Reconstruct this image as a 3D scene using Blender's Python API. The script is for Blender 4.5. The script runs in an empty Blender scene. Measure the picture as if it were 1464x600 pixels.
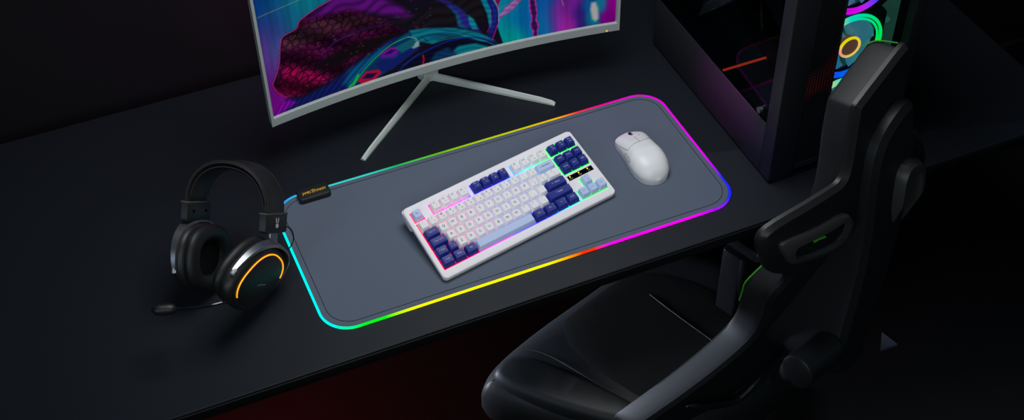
import bpy, bmesh, math, random
import numpy as np
from mathutils import Vector, Matrix, geometry
random.seed(7)
C = bpy.context.scene.collection
DZ = 0.75                                    # height of the desk top; the desk-plane frame sits on it
pi = math.pi
def V(*a): return Vector(a)

# ------------------------------------------------------------------ materials
def lin(c):
    c = c/255.0
    return c/12.92 if c <= 0.04045 else ((c+0.055)/1.055)**2.4
def srgb(r, g, b): return (lin(r), lin(g), lin(b), 1)
def mat(name, col, rough=.5, metal=0, spec=.5, bump=0, bscale=400, var=0, vscale=20, emit=None, estr=0, coat=0, alpha=1, sheen=0):
    m = bpy.data.materials.new(name); m.use_nodes = True
    nt = m.node_tree; b = nt.nodes['Principled BSDF']
    b.inputs['Base Color'].default_value = col
    b.inputs['Roughness'].default_value = rough
    b.inputs['Metallic'].default_value = metal
    b.inputs['Specular IOR Level'].default_value = spec
    b.inputs['Coat Weight'].default_value = coat
    b.inputs['Alpha'].default_value = alpha
    b.inputs['Sheen Weight'].default_value = sheen
    if emit:
        b.inputs['Emission Color'].default_value = emit; b.inputs['Emission Strength'].default_value = estr
    tc = nt.nodes.new('ShaderNodeTexCoord')
    if var:
        n = nt.nodes.new('ShaderNodeTexNoise'); n.inputs['Scale'].default_value = vscale; n.inputs['Detail'].default_value = 5
        nt.links.new(tc.outputs['Object'], n.inputs['Vector'])
        r = nt.nodes.new('ShaderNodeMapRange'); r.inputs[3].default_value = 1-var; r.inputs[4].default_value = 1+var
        nt.links.new(n.outputs['Fac'], r.inputs[0])
        mx = nt.nodes.new('ShaderNodeVectorMath'); mx.operation = 'SCALE'; mx.inputs[0].default_value = col[:3]
        nt.links.new(r.outputs[0], mx.inputs['Scale']); nt.links.new(mx.outputs[0], b.inputs['Base Color'])
    if bump:
        n = nt.nodes.new('ShaderNodeTexNoise'); n.inputs['Scale'].default_value = bscale; n.inputs['Detail'].default_value = 3
        nt.links.new(tc.outputs['Object'], n.inputs['Vector'])
        bp = nt.nodes.new('ShaderNodeBump'); bp.inputs['Strength'].default_value = bump; bp.inputs['Distance'].default_value = .001
        nt.links.new(n.outputs['Fac'], bp.inputs['Height']); nt.links.new(bp.outputs[0], b.inputs['Normal'])
    return m
def emis_attr(name, strength):
    m = bpy.data.materials.new(name); m.use_nodes = True; nt = m.node_tree
    nt.nodes.remove(nt.nodes['Principled BSDF'])
    a = nt.nodes.new('ShaderNodeAttribute'); a.attribute_name = 'col'
    e = nt.nodes.new('ShaderNodeEmission'); e.inputs[1].default_value = strength
    nt.links.new(a.outputs['Color'], e.inputs[0]); nt.links.new(e.outputs[0], nt.nodes['Material Output'].inputs[0])
    return m
def glassmat(name, tint, mixv):
    m = bpy.data.materials.new(name); m.use_nodes = True; nt = m.node_tree
    nt.nodes.remove(nt.nodes['Principled BSDF'])
    t = nt.nodes.new('ShaderNodeBsdfTransparent'); t.inputs[0].default_value = tint
    g = nt.nodes.new('ShaderNodeBsdfGlossy'); g.inputs['Roughness'].default_value = .04; g.inputs[0].default_value = (.7,.75,.8,1)
    f = nt.nodes.new('ShaderNodeFresnel'); f.inputs[0].default_value = mixv
    mx = nt.nodes.new('ShaderNodeMixShader')
    nt.links.new(f.outputs[0], mx.inputs[0]); nt.links.new(t.outputs[0], mx.inputs[1]); nt.links.new(g.outputs[0], mx.inputs[2])
    nt.links.new(mx.outputs[0], nt.nodes['Material Output'].inputs[0])
    return m
M = {}
M['desk'] = mat('desk_laminate', (.0125,.0150,.0205,1), .5, spec=.15, bump=.06, bscale=900, var=.10, vscale=3)
M['deskedge'] = mat('desk_edge', (.004,.004,.005,1), .6, spec=.2)
M['pad'] = mat('pad_cloth', (.115,.138,.185,1), .85, spec=.15, bump=.25, bscale=2500, var=.05, vscale=9)
M['padrim'] = mat('pad_stitch', (.03,.036,.05,1), .8, spec=.1)
M['white'] = mat('white_plastic', (.90,.86,.90,1), .42, spec=.4, var=.015, vscale=40)
M['keywhite'] = mat('white_keycap', (.90,.87,.89,1), .5, spec=.35)
M['keylight'] = mat('pale_blue_keycap', (.52,.62,.90,1), .5, spec=.35)
M['keyblue'] = mat('navy_keycap', (.012,.022,.24,1), .42, spec=.4)
M['legdark'] = mat('legend_dark', (.13,.12,.14,1), .7)
M['leglight'] = mat('legend_light', (.55,.55,.60,1), .7)
M['mouse'] = mat('mouse_shell', (.88,.88,.89,1), .38, spec=.45)
M['seam'] = mat('seam_grey', (.25,.25,.27,1), .7)
M['black'] = mat('black_plastic', (.012,.012,.013,1), .45, spec=.5)
M['blackgloss'] = mat('black_gloss', (.008,.008,.010,1), .18, spec=.6)
M['soft'] = mat('protein_leather', (.010,.010,.011,1), .5, spec=.45, bump=.12, bscale=500)
M['band'] = mat('band_leather', (.013,.013,.013,1), .48, spec=.45, bump=.25, bscale=380)
M['cloth'] = mat('speaker_cloth', (.006,.006,.007,1), .9, spec=.1)
M['steel'] = mat('dark_steel', (.30,.31,.33,1), .32, metal=.9)
M['stitch'] = mat('grey_stitch', (.06,.06,.06,1), .7)
M['void'] = mat('deep_black', (.001,.001,.001,1), .8, spec=.05)
M['bezel'] = mat('bezel_white', (.50,.54,.52,1), .45, spec=.4, var=.02, vscale=15)
M['stand'] = mat('stand_white', (.62,.67,.64,1), .4, spec=.4)
M['case'] = mat('case_steel', (.020,.020,.024,1), .42, spec=.45, bump=.04, bscale=700)
M['casedark'] = mat('case_inside', (.010,.014,.018,1), .6, spec=.3)
M['leather'] = mat('chair_leather', (.013,.014,.016,1), .52, spec=.35, bump=.15, bscale=300)
M['shell'] = mat('chair_shell', (.012,.013,.015,1), .42, spec=.45)
M['frame'] = mat('slot_frame', (.050,.050,.050,1), .4)
M['mesh'] = mat('seat_fabric', (.006,.006,.006,1), .85, spec=.15, bump=.4, bscale=900)
M['green'] = mat('green_piping', (.04,.30,.02,1), .6, emit=(.05,.35,.01,1), estr=.05)
M['seamline'] = mat('grey_seam', (.05,.05,.05,1), .8)
M['bluegrey'] = mat('blue_grey_plastic', (.09,.10,.15,1), .5)
M['gold'] = mat('gold_print', (.72,.42,.03,1), .5, emit=(.72,.42,.02,1), estr=.28)
M['silver'] = mat('silver_print', (.5,.5,.52,1), .5)
M['greyprint'] = mat('grey_print', (.20,.20,.21,1), .5)
M['orange'] = mat('orange_led', (1,.35,.02,1), .5, emit=(1,.33,.008,1), estr=1.25)
M['yellowled'] = mat('yellow_led', (.9,.8,.0,1), .5, emit=(.9,.75,0,1), estr=.9)
M['wall'] = mat('wall_paint', (.012,.010,.013,1), .9, spec=.1, var=.1, vscale=3)
M['floor'] = mat('floor_paint', (.010,.009,.010,1), .7, spec=.2, var=.15, vscale=4)
M['led'] = emis_attr('rgb_led', 1.15)
M['ledfan'] = emis_attr('fan_led', 1.0)
M['backlight'] = emis_attr('key_backlight', 2.8)
M['screen'] = emis_attr('screen_picture', 1.0)
M['tint'] = glassmat('smoked_glass', (.60,.66,.70,1), 1.10)
M['clear'] = glassmat('clear_glass', (.92,.95,.96,1), 1.15)

# ------------------------------------------------------------------ mesh helpers
def obj(name, bm, m, parent=None, smooth=True, angle=40):
    me = bpy.data.meshes.new(name)
    bmesh.ops.remove_doubles(bm, verts=bm.verts, dist=1e-7)
    bmesh.ops.recalc_face_normals(bm, faces=bm.faces)
    bm.to_mesh(me); bm.free()
    if smooth:
        me.shade_smooth() if hasattr(me, 'shade_smooth') else None
        try: me.set_sharp_from_angle(angle=math.radians(angle))
        except Exception: pass
    me.materials.append(m)
    o = bpy.data.objects.new(name, me); C.objects.link(o)
    if parent: o.parent = parent
    return o
def root(name, loc, label, cat, group=None, mat3=None):
    o = bpy.data.objects.new(name, None); C.objects.link(o)
    o.empty_display_size = .05
    o.location = loc
    if mat3 is not None: o.matrix_world = Matrix.Translation(loc) @ mat3.to_4x4()
    o['label'] = label; o['category'] = cat
    if group: o['group'] = group
    return o
def tag(o, label, cat, group=None):
    o['label'] = label; o['category'] = cat
    if group: o['group'] = group
    return o
ident = lambda p: V(*p)
def rings(bm, rs, cap0=True, cap1=True, closed=True):
    """rs: list of equal-length point loops"""
    vs = [[bm.verts.new(p) for p in r] for r in rs]
    n = len(rs[0])
    for a, b in zip(vs, vs[1:]):
        for i in range(n if closed else n-1):
            j = (i+1) % n
            bm.faces.new((a[i], a[j], b[j], b[i]))
    if cap0: bm.faces.new(vs[0][::-1])
    if cap1: bm.faces.new(vs[-1])
    return vs
def rrect(x0, y0, x1, y1, r, seg=5):
    P = []
    for cx, cy, a0 in ((x1-r, y1-r, 0), (x0+r, y1-r, 90), (x0+r, y0+r, 180), (x1-r, y0+r, 270)):
        for i in range(seg+1):
            a = math.radians(a0+90*i/seg); P.append((cx+r*math.cos(a), cy+r*math.sin(a)))
    return P
def chaikin(P, n=2, closed=True):
    for _ in range(n):
        Q = []
        m = len(P)
        for i in range(m if closed else m-1):
            a = P[i]; b = P[(i+1) % m]
            Q.append(tuple(a[k]*.75+b[k]*.25 for k in range(len(a)))); Q.append(tuple(a[k]*.25+b[k]*.75 for k in range(len(a))))
        if not closed: Q = [P[0]]+Q+[P[-1]]
        P = Q
    return P
def inset(P, d):
    n = len(P); A = sum(P[i][0]*P[(i+1)%n][1]-P[(i+1)%n][0]*P[i][1] for i in range(n)); s = 1 if A > 0 else -1
    Q = []
    for i in range(n):
        a = Vector(P[i-1]); b = Vector(P[i]); c = Vector(P[(i+1)%n])
        t = (c-a)
        if t.length < 1e-9: t = c-b
        t.normalize(); nrm = Vector((-t.y, t.x))*s
        Q.append(tuple(b+nrm*d))
    return Q
def slab(bm, P, levels, mp=ident):
    """levels: [(inset, height)...]; convex outlines"""
    rings(bm, [[mp((*p, h)) for p in inset(P, d)] if d else [mp((*p, h)) for p in P] for d, h in levels])
def box(bm, a, b, mp=ident, r=0.0):
    x0,y0,z0 = a; x1,y1,z1 = b
    if r <= 0:
        P = [(x0,y0),(x1,y0),(x1,y1),(x0,y1)]
        rings(bm, [[mp((*p, z0)) for p in P], [mp((*p, z1)) for p in P]])
    else:
        P = rrect(x0, y0, x1, y1, min(r*1.6, (x1-x0)/2.1, (y1-y0)/2.1), 4)
        q = r*.3
        slab(bm, P, [(r, z0), (q, z0+q), (0, z0+r), (0, z1-r), (q, z1-q), (r, z1)], mp)
def tube(bm, pts, rad, seg=8, closed=False, caps=True, flat=None):
    pts = [Vector(p) for p in pts]; n = len(pts); rs = []
    nprev = None
    for i, p in enumerate(pts):
        if closed: t = pts[(i+1)%n]-pts[i-1]
        else: t = pts[min(i+1, n-1)]-pts[max(i-1, 0)]
        t.normalize()
        if nprev is None:
            nprev = t.orthogonal() if flat is None else Vector(flat)
        nn = (nprev - t*nprev.dot(t)).normalized(); b = t.cross(nn); nprev = nn
        rr = rad(i/(n-1)) if callable(rad) else rad
        rs.append([p+nn*(math.cos(2*pi*k/seg)*rr)+b*(math.sin(2*pi*k/seg)*rr) for k in range(seg)])
    if closed:
        vs = [[bm.verts.new(p) for p in r] for r in rs]
        for a in range(n):
            c = vs[a]; d = vs[(a+1)%n]
            for k in range(seg): bm.faces.new((c[k], c[(k+1)%seg], d[(k+1)%seg], d[k]))
    else: rings(bm, rs, caps, caps)
def catmull(P, n=8):
    P = [Vector(p) for p in P]; P = [P[0]*2-P[1]]+P+[P[-1]*2-P[-2]]; out = []
    for i in range(1, len(P)-2):
        a,b,c,d = P[i-1:i+3]
        for k in range(n):
            t = k/n
            out.append(.5*((2*b)+(c-a)*t+(2*a-5*b+4*c-d)*t*t+(3*b-a-3*c+d)*t**3))
    out.append(P[-2]); return out
def disc(bm, c, ax, ay, seg=24):
    bm.faces.new([bm.verts.new(c+ax*math.cos(2*pi*k/seg)+ay*math.sin(2*pi*k/seg)) for k in range(seg)])
def setcol(o, fn):
    me = o.data; at = me.color_attributes.new('col', 'FLOAT_COLOR', 'POINT')
    buf = np.empty(len(me.vertices)*4, dtype=np.float32)
    for i, v in enumerate(me.vertices):
        c = fn(v.co); buf[4*i:4*i+4] = (c[0], c[1], c[2], 1)
    at.data.foreach_set('color', buf)
_tc = {}
def text_geo(s, spacing=1.0):
    if (s, spacing) not in _tc:
        cu = bpy.data.curves.new('t', 'FONT'); cu.body = s; cu.align_x = 'CENTER'; cu.align_y = 'CENTER'; cu.resolution_u = 2; cu.space_character = spacing
        ob = bpy.data.objects.new('t', cu); C.objects.link(ob)
        dg = bpy.context.evaluated_depsgraph_get(); dg.update()
        me = bpy.data.meshes.new_from_object(ob.evaluated_get(dg))
        _tc[(s, spacing)] = ([tuple(v.co) for v in me.vertices], [tuple(p.vertices) for p in me.polygons])
        bpy.data.objects.remove(ob); bpy.data.curves.remove(cu); bpy.data.meshes.remove(me)
    return _tc[(s, spacing)]
def add_text(bm, s, size, mp, spacing=1.0):
    vs, fs = text_geo(s, spacing)
    vv = [bm.verts.new(mp((v[0]*size, v[1]*size, 0))) for v in vs]
    for f in fs:
        try: bm.faces.new([vv[i] for i in f])
        except ValueError: pass
def ramp(stops, t):
    if t <= stops[0][0]: return stops[0][1]
    for (a, ca), (b, cb) in zip(stops, stops[1:]):
        if t <= b:
            k = (t-a)/(b-a); return tuple(ca[i]*(1-k)+cb[i]*k for i in range(3))
    return stops[-1][1]
D = lambda x, y, z=0: V(x, y, z+DZ)

# ------------------------------------------------------------------ room
def structure(name, bm, m):
    o = obj(name, bm, m, smooth=False); o['kind'] = 'structure'; return o
bm = bmesh.new(); box(bm, (-3.2, -3.2, -.05), (4.2, .90, 0)); structure('floor', bm, M['floor'])
bm = bmesh.new(); box(bm, (-3.2, .82, 0), (4.2, .90, 3.2)); structure('wall_back', bm, M['wall'])
bm = bmesh.new(); box(bm, (-3.2, .802, .0), (4.2, .82, .09)); structure('baseboard_back', bm, M['wall'])

# ------------------------------------------------------------------ desk
dk = root('desk', (0.27, .33, 0), 'long matt black desk under the monitor, mat and computer', 'desk')
off = V(-.27, -.33, 0)
def dl(p): return V(*p)+off
bm = bmesh.new(); box(bm, (-1.25, -.062, DZ-.024), (1.53, .731, DZ), dl, .002); obj('tabletop', bm, M['desk'], dk)
bm = bmesh.new(); box(bm, (-1.24, -.0655, DZ-.024), (1.52, -.0625, DZ-.003), dl, .001); obj('front_edge_strip', bm, M['deskedge'], dk)
for x in (-1.1, 1.42):
    bm = bmesh.new()
    for y in (.40, .62): box(bm, (x-.025, y-.025, .03), (x+.025, y+.025, DZ-.025), dl, .003)
    box(bm, (x-.03, .30, 0), (x+.03, .70, .03), dl, .004); box(bm, (x-.02, .30, DZ-.06), (x+.02, .65, DZ-.025), dl, .003)
    obj('leg', bm, M['deskedge'], dk)

# ------------------------------------------------------------------ lit desk mat
PW, PH = .8, .351
mt = root('desk_mat', D(PW/2, PH/2), 'large grey-blue cloth desk mat edged with a rainbow light strip', 'desk mat')
ml = lambda p: V(p[0]-PW/2, p[1]-PH/2, p[2])
bm = bmesh.new(); slab(bm, rrect(0.002, 0.002, PW-.002, PH-.002, .052, 14), [(0,.0003),(0,.003),(.001,.004)], ml); obj('cloth_top', bm, M['pad'], mt)
bm = bmesh.new(); tube(bm, [ml((*p, .0041)) for p in rrect(.0125, .0125, PW-.0125, PH-.0125, .044, 14)], .00065, 6, True); obj('stitched_border', bm, M['padrim'], mt)
bm = bmesh.new()
out = rrect(0, 0, PW, PH, .053, 16); dense = []
for i, p in enumerate(out):
    q = out[(i+1) % len(out)]; L = math.dist(p, q); n = max(1, int(L/.006))
    dense += [(p[0]+(q[0]-p[0])*k/n, p[1]+(q[1]-p[1])*k/n) for k in range(n)]
tube(bm, [ml((*p, .0024)) for p in dense], .0023, 8, True)
led = obj('light_strip', bm, M['led'], mt)
CY=(0,.95,.85); GR=(0,1,.01); YE=(1,.95,0); RE=(1,.03,0); MA=(.95,0,.85); BL=(.01,.02,1); PU=(.45,0,1); OR=(1,.35,0); TE=(.03,.55,.50); SB=(.01,.25,.9)
bot = [(0,CY),(.03,(0,1,.45)),(.06,GR),(.105,GR),(.15,(.9,1,0)),(.17,YE),(.40,YE),(.45,OR),(.475,RE),(.50,RE),(.53,MA),(.70,MA),(.745,PU),(.785,BL)]
top = [(0,SB),(.10,TE),(.19,TE),(.25,(.0,.42,.10)),(.33,(.10,.45,0)),(.43,(.42,.55,0)),(.52,(.55,.50,0)),(.58,(.8,.45,0)),(.63,(.85,.02,.02)),(.68,(.75,0,.25)),(.74,(.7,0,.55))]
rt  = [(0,BL),(.07,BL),(.10,PU),(.14,(.75,0,.85)),(.33,(.7,0,.6))]
def ledc(v):
    x, y = v.x+PW/2, v.y+PH/2
    ds = (y+.0, 'b'), (PH-y, 't'), (x, 'l'), (PW-x, 'r')
    w = min(ds)[1]
    if w == 'b': return ramp(bot, x)
    if w == 't': return ramp(top, x)
    if w == 'r': return ramp(rt, y)
    return ramp([(0,CY),(.26,CY),(.33,SB)], y)
setcol(led, ledc)

# controller of the mat
bx = root('mat_controller', D(.080, .338, .0), 'small black light controller box with gold lettering clipped to the mat corner', 'controller')
bm = bmesh.new(); slab(bm, rrect(-.0305,-.0165,.0305,.0165,.006,6), [(.001,.0042),(0,.0055),(0,.013),(.0012,.0146),(.003,.015)]); obj('housing', bm, M['black'], bx)
def word(bm, mp, size):
    """JAMESDONKEY with little rabbit-ear rays above the middle letter"""
    add_text(bm, 'JAMES', size, lambda p: mp((p[0]*.78-size*1.53, p[1], 0)), .92)
    add_text(bm, 'ONKEY', size, lambda p: mp((p[0]*.78+size*1.62, p[1], 0)), .92)
    add_text(bm, 'D', size*.95, lambda p: mp((p[0]+size*.02, p[1]-size*.05, 0)))
    for a in (-38, 0, 38):
        s, c = math.sin(math.radians(a)), math.cos(math.radians(a))
        q = [(-.05,.35),(.05,.35),(.09,.85),(0,1.0),(-.09,.85)]
        bm.faces.new([bm.verts.new(mp(((x*c+y*s)*size*.68, (-x*s+y*c)*size*.68+size*.08, 0))) for x, y in q])
bm = bmesh.new(); word(bm, lambda p: V(p[0], p[1]-.001, .0152), .0086); obj('lettering', bm, M['gold'], bx, False)

# ------------------------------------------------------------------ keyboard
KY, KT = .198, .17
kex = V(math.cos(KY), math.sin(KY), 0); key_ = V(-math.sin(KY)*math.cos(KT), math.cos(KY)*math.cos(KT), math.sin(KT)); kn = kex.cross(key_)
K0 = V(.4003, .1453, .0376+DZ)
kb = root('mechanical_keyboard', K0, 'white compact keyboard with navy and pale blue keys and rainbow backlight', 'keyboard', mat3=Matrix((kex, key_, kn)).transposed())
UX, UY = .01978, .02153
def km(p):
    X, Y, h = p
    return V(X*(1-.0517*Y)+.0764*Y, Y, h)
def ku(c, r, h=0): return ((c-9.125)*UX, (3.25-r)*UY, h)
# case
P = rrect(-.1905, -.0825, .1885, .0865, .010, 8)
bm = bmesh.new(); slab(bm, P, [(.004,-.0195),(.0008,-.0175),(0,-.014),(.0,-.0095),(.0012,-.0080),(.003,-.0076),(.0045,-.0080),(.0046,-.0160)], km)
obj('case', bm, M['white'], kb)
bm = bmesh.new(); slab(bm, rrect(-.1909, .046, .1889, .0869, .006, 6), [(.004,-.0310),(.001,-.0285),(0,-.025),(0,-.0125),(.001,-.0120)], km); obj('rear_riser', bm, M['white'], kb)
for x in (-.15, .15):
    bm = bmesh.new(); box(bm, (x-.02,.060,-.0445), (x+.02,.072,-.032), km, .001); obj('rear_foot', bm, M['black'], kb)
    bm = bmesh.new(); box(bm, (x-.02,-.070,-.0208), (x+.02,-.062,-.019), km, .0004); obj('rubber_strip', bm, M['black'], kb)
# plate with wells
wells = [(0,0,1,1),(2,0,6,1),(6.5,0,10.5,1),(11,0,15,1),(15.25,0,18.25,1),(0,1.25,15,6.25),(15.25,1.25,18.25,3.25),(16.25,4.25,17.25,5.25),(15.25,5.25,18.25,6.25)]
m_ = .062; W2 = [(a-m_, b-m_, c+m_, d+m_) for a, b, c, d in wells]
xs = sorted({w[0] for w in W2}|{w[2] for w in W2}|{-.32, 18.57}); ys = sorted({w[1] for w in W2}|{w[3] for w in W2}|{-.56, 6.88})
inw = lambda x, y: any(w[0] < x < w[2] and w[1] < y < w[3] for w in W2)
bm = bmesh.new(); hT, hB = -.0078, -.0150
for i in range(len(xs)-1):
    for j in range(len(ys)-1):
        a, b, c, d = xs[i], ys[j], xs[i+1], ys[j+1]
        if inw((a+c)/2, (b+d)/2): continue
        bm.faces.new([bm.verts.new(km(ku(x, y, hT))) for x, y in ((a,d),(c,d),(c,b),(a,b))])
        for (x, y, p, q) in (((a+c)/2, b-.01, (a,b),(c,b)), ((a+c)/2, d+.01, (a,d),(c,d)), (a-.01,(b+d)/2,(a,b),(a,d)), (c+.01,(b+d)/2,(c,b),(c,d))):
            if inw(x, y) or not (xs[0] < x < xs[-1] and ys[0] < y < ys[-1]):
                bm.faces.new([bm.verts.new(km(ku(*p, h))) for p, h in ((p,hT),(q,hT),(q,hB),(p,hB))])
obj('top_plate', bm, M['white'], kb, False)
bm = bmesh.new()
for (a, b, c, d) in W2:
    n = max(1, int((c-a)*2)); k = max(1, int((d-b)*2))
    for i in range(n):
        for j in range(k):
            x0, x1 = a+(c-a)*i/n, a+(c-a)*(i+1)/n; y0, y1 = b+(d-b)*j/k, b+(d-b)*(j+1)/k
            bm.faces.new([bm.verts.new(km(ku(x, y, -.0092))) for x, y in ((x0,y1),(x1,y1),(x1,y0),(x0,y0))])
bl = obj('backlight', bm, M['backlight'], kb, False)
BLR = [(-.18,(1,.0,.04)),(-.15,(1,.0,.10)),(-.12,(1,0,.30)),(-.085,(1,0,.75)),(-.06,(.75,0,1)),(-.045,(.10,.04,1)),(.03,(.02,.03,1)),(.06,(0,.30,1)),(.080,(0,.85,.9)),(.10,(0,1,.35)),(.12,(0,1,.05)),(.19,(0,1,.02))]
setcol(bl, lambda v: ramp(BLR, v.x-.20*min(0, v.y+.0)*(-1)+ (.012 if v.y > .04 else 0)))
# keys
def keycap(c0, r0, w, kind, legend=None, size=.23, h=1):
    bm = bmesh.new()
    g = .028
    x0, x1, y0, y1 = c0+g, c0+w-g, r0+g, r0+h-g
    tx0, tx1, ty0, ty1 = c0+.165, c0+w-.13, r0+.08, r0+h-.22
    def loop(a, b, c, d, r, hh): # in key units
        L = []
        for p in rrect(a, b, c, d, r, 3): L.append(km(ku(p[0], p[1], hh)))
        return L
    rise = 0.0
    rings(bm, [loop(x0,y0,x1,y1,.05,-.0090), loop(x0+.008,y0+.008,x1-.008,y1-.008,.06,-.0072),
               loop(tx0-.035,ty0-.03,tx1+.035,ty1+.035,.09,-.0010), loop(tx0,ty0,tx1,ty1,.09,0), loop(tx0+.12,ty0+.12,tx1-.12,ty1-.12,.05,-.0003)])
    o = obj('keycap', bm, M[{'w':'keywhite','l':'keylight','b':'keyblue'}[kind]], kb, True, 35)
    if legend:
        bm = bmesh.new()
        parts = legend if isinstance(legend, list) else [(legend, 0, .0)]
        cx, cy = (tx0+tx1)/2, (ty0+ty1)/2
        for s, dx, dy in parts:
            cc, rr = cx+dx, cy+dy-.02
            add_text(bm, s, size*UX*1.25, lambda p: km((ku(cc, rr)[0]+p[0], ku(cc, rr)[1]+p[1], .00025)))
        obj('legend', bm, M['leglight' if kind == 'b' else 'legdark'], o, False)
two = lambda a, b: [(a, -.06, -.17), (b, .08, .15)]
keycap(0,0,1,'l','Esc',.17)
for i in range(12):
    c = (2+i) if i < 4 else (6.5+i-4 if i < 8 else 11+i-8)
    keycap(c,0,1,'b' if 4 <= i < 8 else 'w', two('F%d' % (i+1), ['*','+','-','=','<','>','#','^','~','|','o','x'][i]), .19)
for i, s in enumerate(['Prt','Scr','Pau']): keycap(15.25+i,0,1,'b',[(s,.02,-.14),(['Scn','Lk','Brk'][i],.06,.10)],.16)
for i, (a, b) in enumerate(zip('~!@#$%^&*()_+', '`1234567890-=')): keycap(i,1.25,1,'w',two(a, b),.21)
keycap(13,1.25,2,'l','<- Backspace',.17)
keycap(0,2.25,1.5,'b','Tab <>',.19)
for i, s in enumerate('QWERTYUIOP'): keycap(1.5+i,2.25,1,'w',s,.30)
for i, s in enumerate(['[',']']): keycap(11.5+i,2.25,1,'w',two('{}'[i],s),.20)
keycap(13.5,2.25,1.5,'w',two('|','\\'),.20)
keycap(0,3.25,1.75,'b','Caps Lock',.18)
for i, s in enumerate('ASDFGHJKL'): keycap(1.75+i,3.25,1,'w',s,.30)
keycap(10.75,3.25,1,'w',two(':',';'),.20); keycap(11.75,3.25,1,'w',two('"',"'"),.20)
keycap(12.75,3.25,2.25,'b','<-- Enter',.20)
keycap(0,4.25,1.25,'b','^ Shift',.19); keycap(1.25,4.25,1,'b',[('>',-.12,-.12),('<',-.1,.14),('|',.15,.1)],.19)
for i, s in enumerate('ZXCVBNM'): keycap(2.25+i,4.25,1,'w',s,.30)
for i, s in enumerate([',','.','/']): keycap(9.25+i,4.25,1,'w',two('<>?'[i],s),.20)
keycap(12.25,4.25,2.75,'b','^ Shift',.22)
for i, s in enumerate(['Ctrl','Win','Alt']): keycap(1.25*i,5.25,1.25,'b',s,.20)
keycap(3.75,5.25,6.25,'l')
for i, s in enumerate(['Alt','Fn','=','Ctrl']): keycap(10+1.25*i,5.25,1.25,'b',s,.20)
for j, row in enumerate([['Insert','Home','PgUp'],['Delete','End','PgDn']]):
    for i, s in enumerate(row): keycap(15.25+i,1.25+j,1,'b',s,.15)
keycap(16.25,4.25,1,'l',two('^','o'),.19)
for i, s in enumerate(['<-','v','->']): keycap(15.25+i,5.25,1,'l',s,.20)
bm = bmesh.new(); box(bm, (15.33,3.52,0), (18.17,4.02,.0007), lambda p: km((ku(p[0],p[1])[0], ku(p[0],p[1])[1], hT+p[2]))); ip = obj('indicator_panel', bm, M['void'], kb, False)
for i, s in enumerate(['Num','Caps','Scrl']):
    cx = 15.6+i*1.02; bm = bmesh.new()
    disc(bm, km(ku(cx, 3.66, hT+.0009)), V(.0014,0,0), V(0,.0014,0), 12); obj('indicator_light', bm, M['yellowled'], ip, False)
    bm = bmesh.new(); add_text(bm, s, .0034, lambda p: km((ku(cx+.05,3.87)[0]+p[0], ku(cx,3.87)[1]+p[1], hT+.0009))); obj('lettering', bm, M['leglight'], ip, False)

# ------------------------------------------------------------------ mouse
ms = root('computer_mouse', D(.684, .1705, .004), 'white wireless mouse on the right side of the grey mat', 'mouse')
MA_ = math.radians(-1); mx_ = V(math.cos(MA_), math.sin(MA_), 0); my_ = V(-math.sin(MA_), math.cos(MA_), 0)
HL = .0705
def mw(v): # half width by v (-1 back .. 1 front)
    return ramp([(-1,(.0,)*3),(-.985,(.0090,)*3),(-.95,(.0165,)*3),(-.88,(.0240,)*3),(-.75,(.0312,)*3),(-.5,(.0368,)*3),(-.2,(.0372,)*3),(.1,(.0345,)*3),(.4,(.0335,)*3),(.7,(.0345,)*3),(.86,(.0325,)*3),(.94,(.0265,)*3),(.98,(.018,)*3),(1,(0,)*3)], v)[0]
def mh(v):
    return ramp([(-1,(.008,)*3),(-.95,(.016,)*3),(-.85,(.026,)*3),(-.65,(.0355,)*3),(-.4,(.0405,)*3),(-.1,(.0415,)*3),(.3,(.036,)*3),(.7,(.026,)*3),(.9,(.0195,)*3),(1,(.013,)*3)], v)[0]
def sm(fn, v, e=.07): return (fn(v)+fn(max(-1,v-e))+fn(min(1,v+e))+fn(max(-1,v-e/2))+fn(min(1,v+e/2)))/5
def mp_(v, a):  # a 0..pi from right to left over the top
    w = sm(mw, v, .03) if abs(v) < .995 else 0.0
    h = sm(mh, v, .12 if v > 0 else .05)
    if v > .995: h = .011
    ca, sa = math.cos(a), math.sin(a)
    k = min(1, max(0, (-v-.35)/.6)); ex = .62+.30*k; ez = .72+.20*k
    x = w*math.copysign(abs(ca)**ex, ca); z = .003+(h-.003)*abs(sa)**ez
    tuck = 1-.10*max(0, 1-z/.014)
    return mx_*(x*tuck)+my_*(v*HL)+V(0,0,z)
bm = bmesh.new(); NV, NA = 60, 32
loops = []
for i in range(NV+1):
    v = -math.cos(pi*i/NV); L = [mp_(v, pi*k/NA) for k in range(NA+1)]
    w = L[0].copy(); w.z = 0; w2 = L[-1].copy(); w2.z = 0
    loops.append([w]+L+[w2])
rings(bm, loops, False, False)
obj('shell', bm, M['mouse'], ms, True, 60)
def seam(pts, rad=.00045, name='seam', m='seam'):
    bm = bmesh.new()
    P = []
    for (v0,a0),(v1,a1) in zip(pts, pts[1:]):
        for k in range(8): P.append(mp_(v0+(v1-v0)*k/8, a0+(a1-a0)*k/8)+V(0,0,.0001))
    P.append(mp_(*pts[-1])); tube(bm, P, rad, 6); return obj(name, bm, M[m], ms)
h_ = pi/2
seam([(.24,h_),(.16,h_+.5),(.12,h_+.80),(.30,h_+.98),(.55,h_+1.12),(.86,h_+1.2)])
seam([(.24,h_),(.31,h_-.45),(.36,h_-.80),(.42,h_-1.1),(.55,h_-1.22),(.86,h_-1.25)])
seam([(.24,h_),(.58,h_)]); seam([(.88,h_),(.99,h_)])
seam([(.15,h_+1.12),(-.15,h_+1.05),(-.22,h_+1.15),(-.15,h_+1.25),(.15,h_+1.27),(.18,h_+1.2),(.15,h_+1.12)], .0005, 'side_button')
bm = bmesh.new(); c = mp_(.76, h_)
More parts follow.
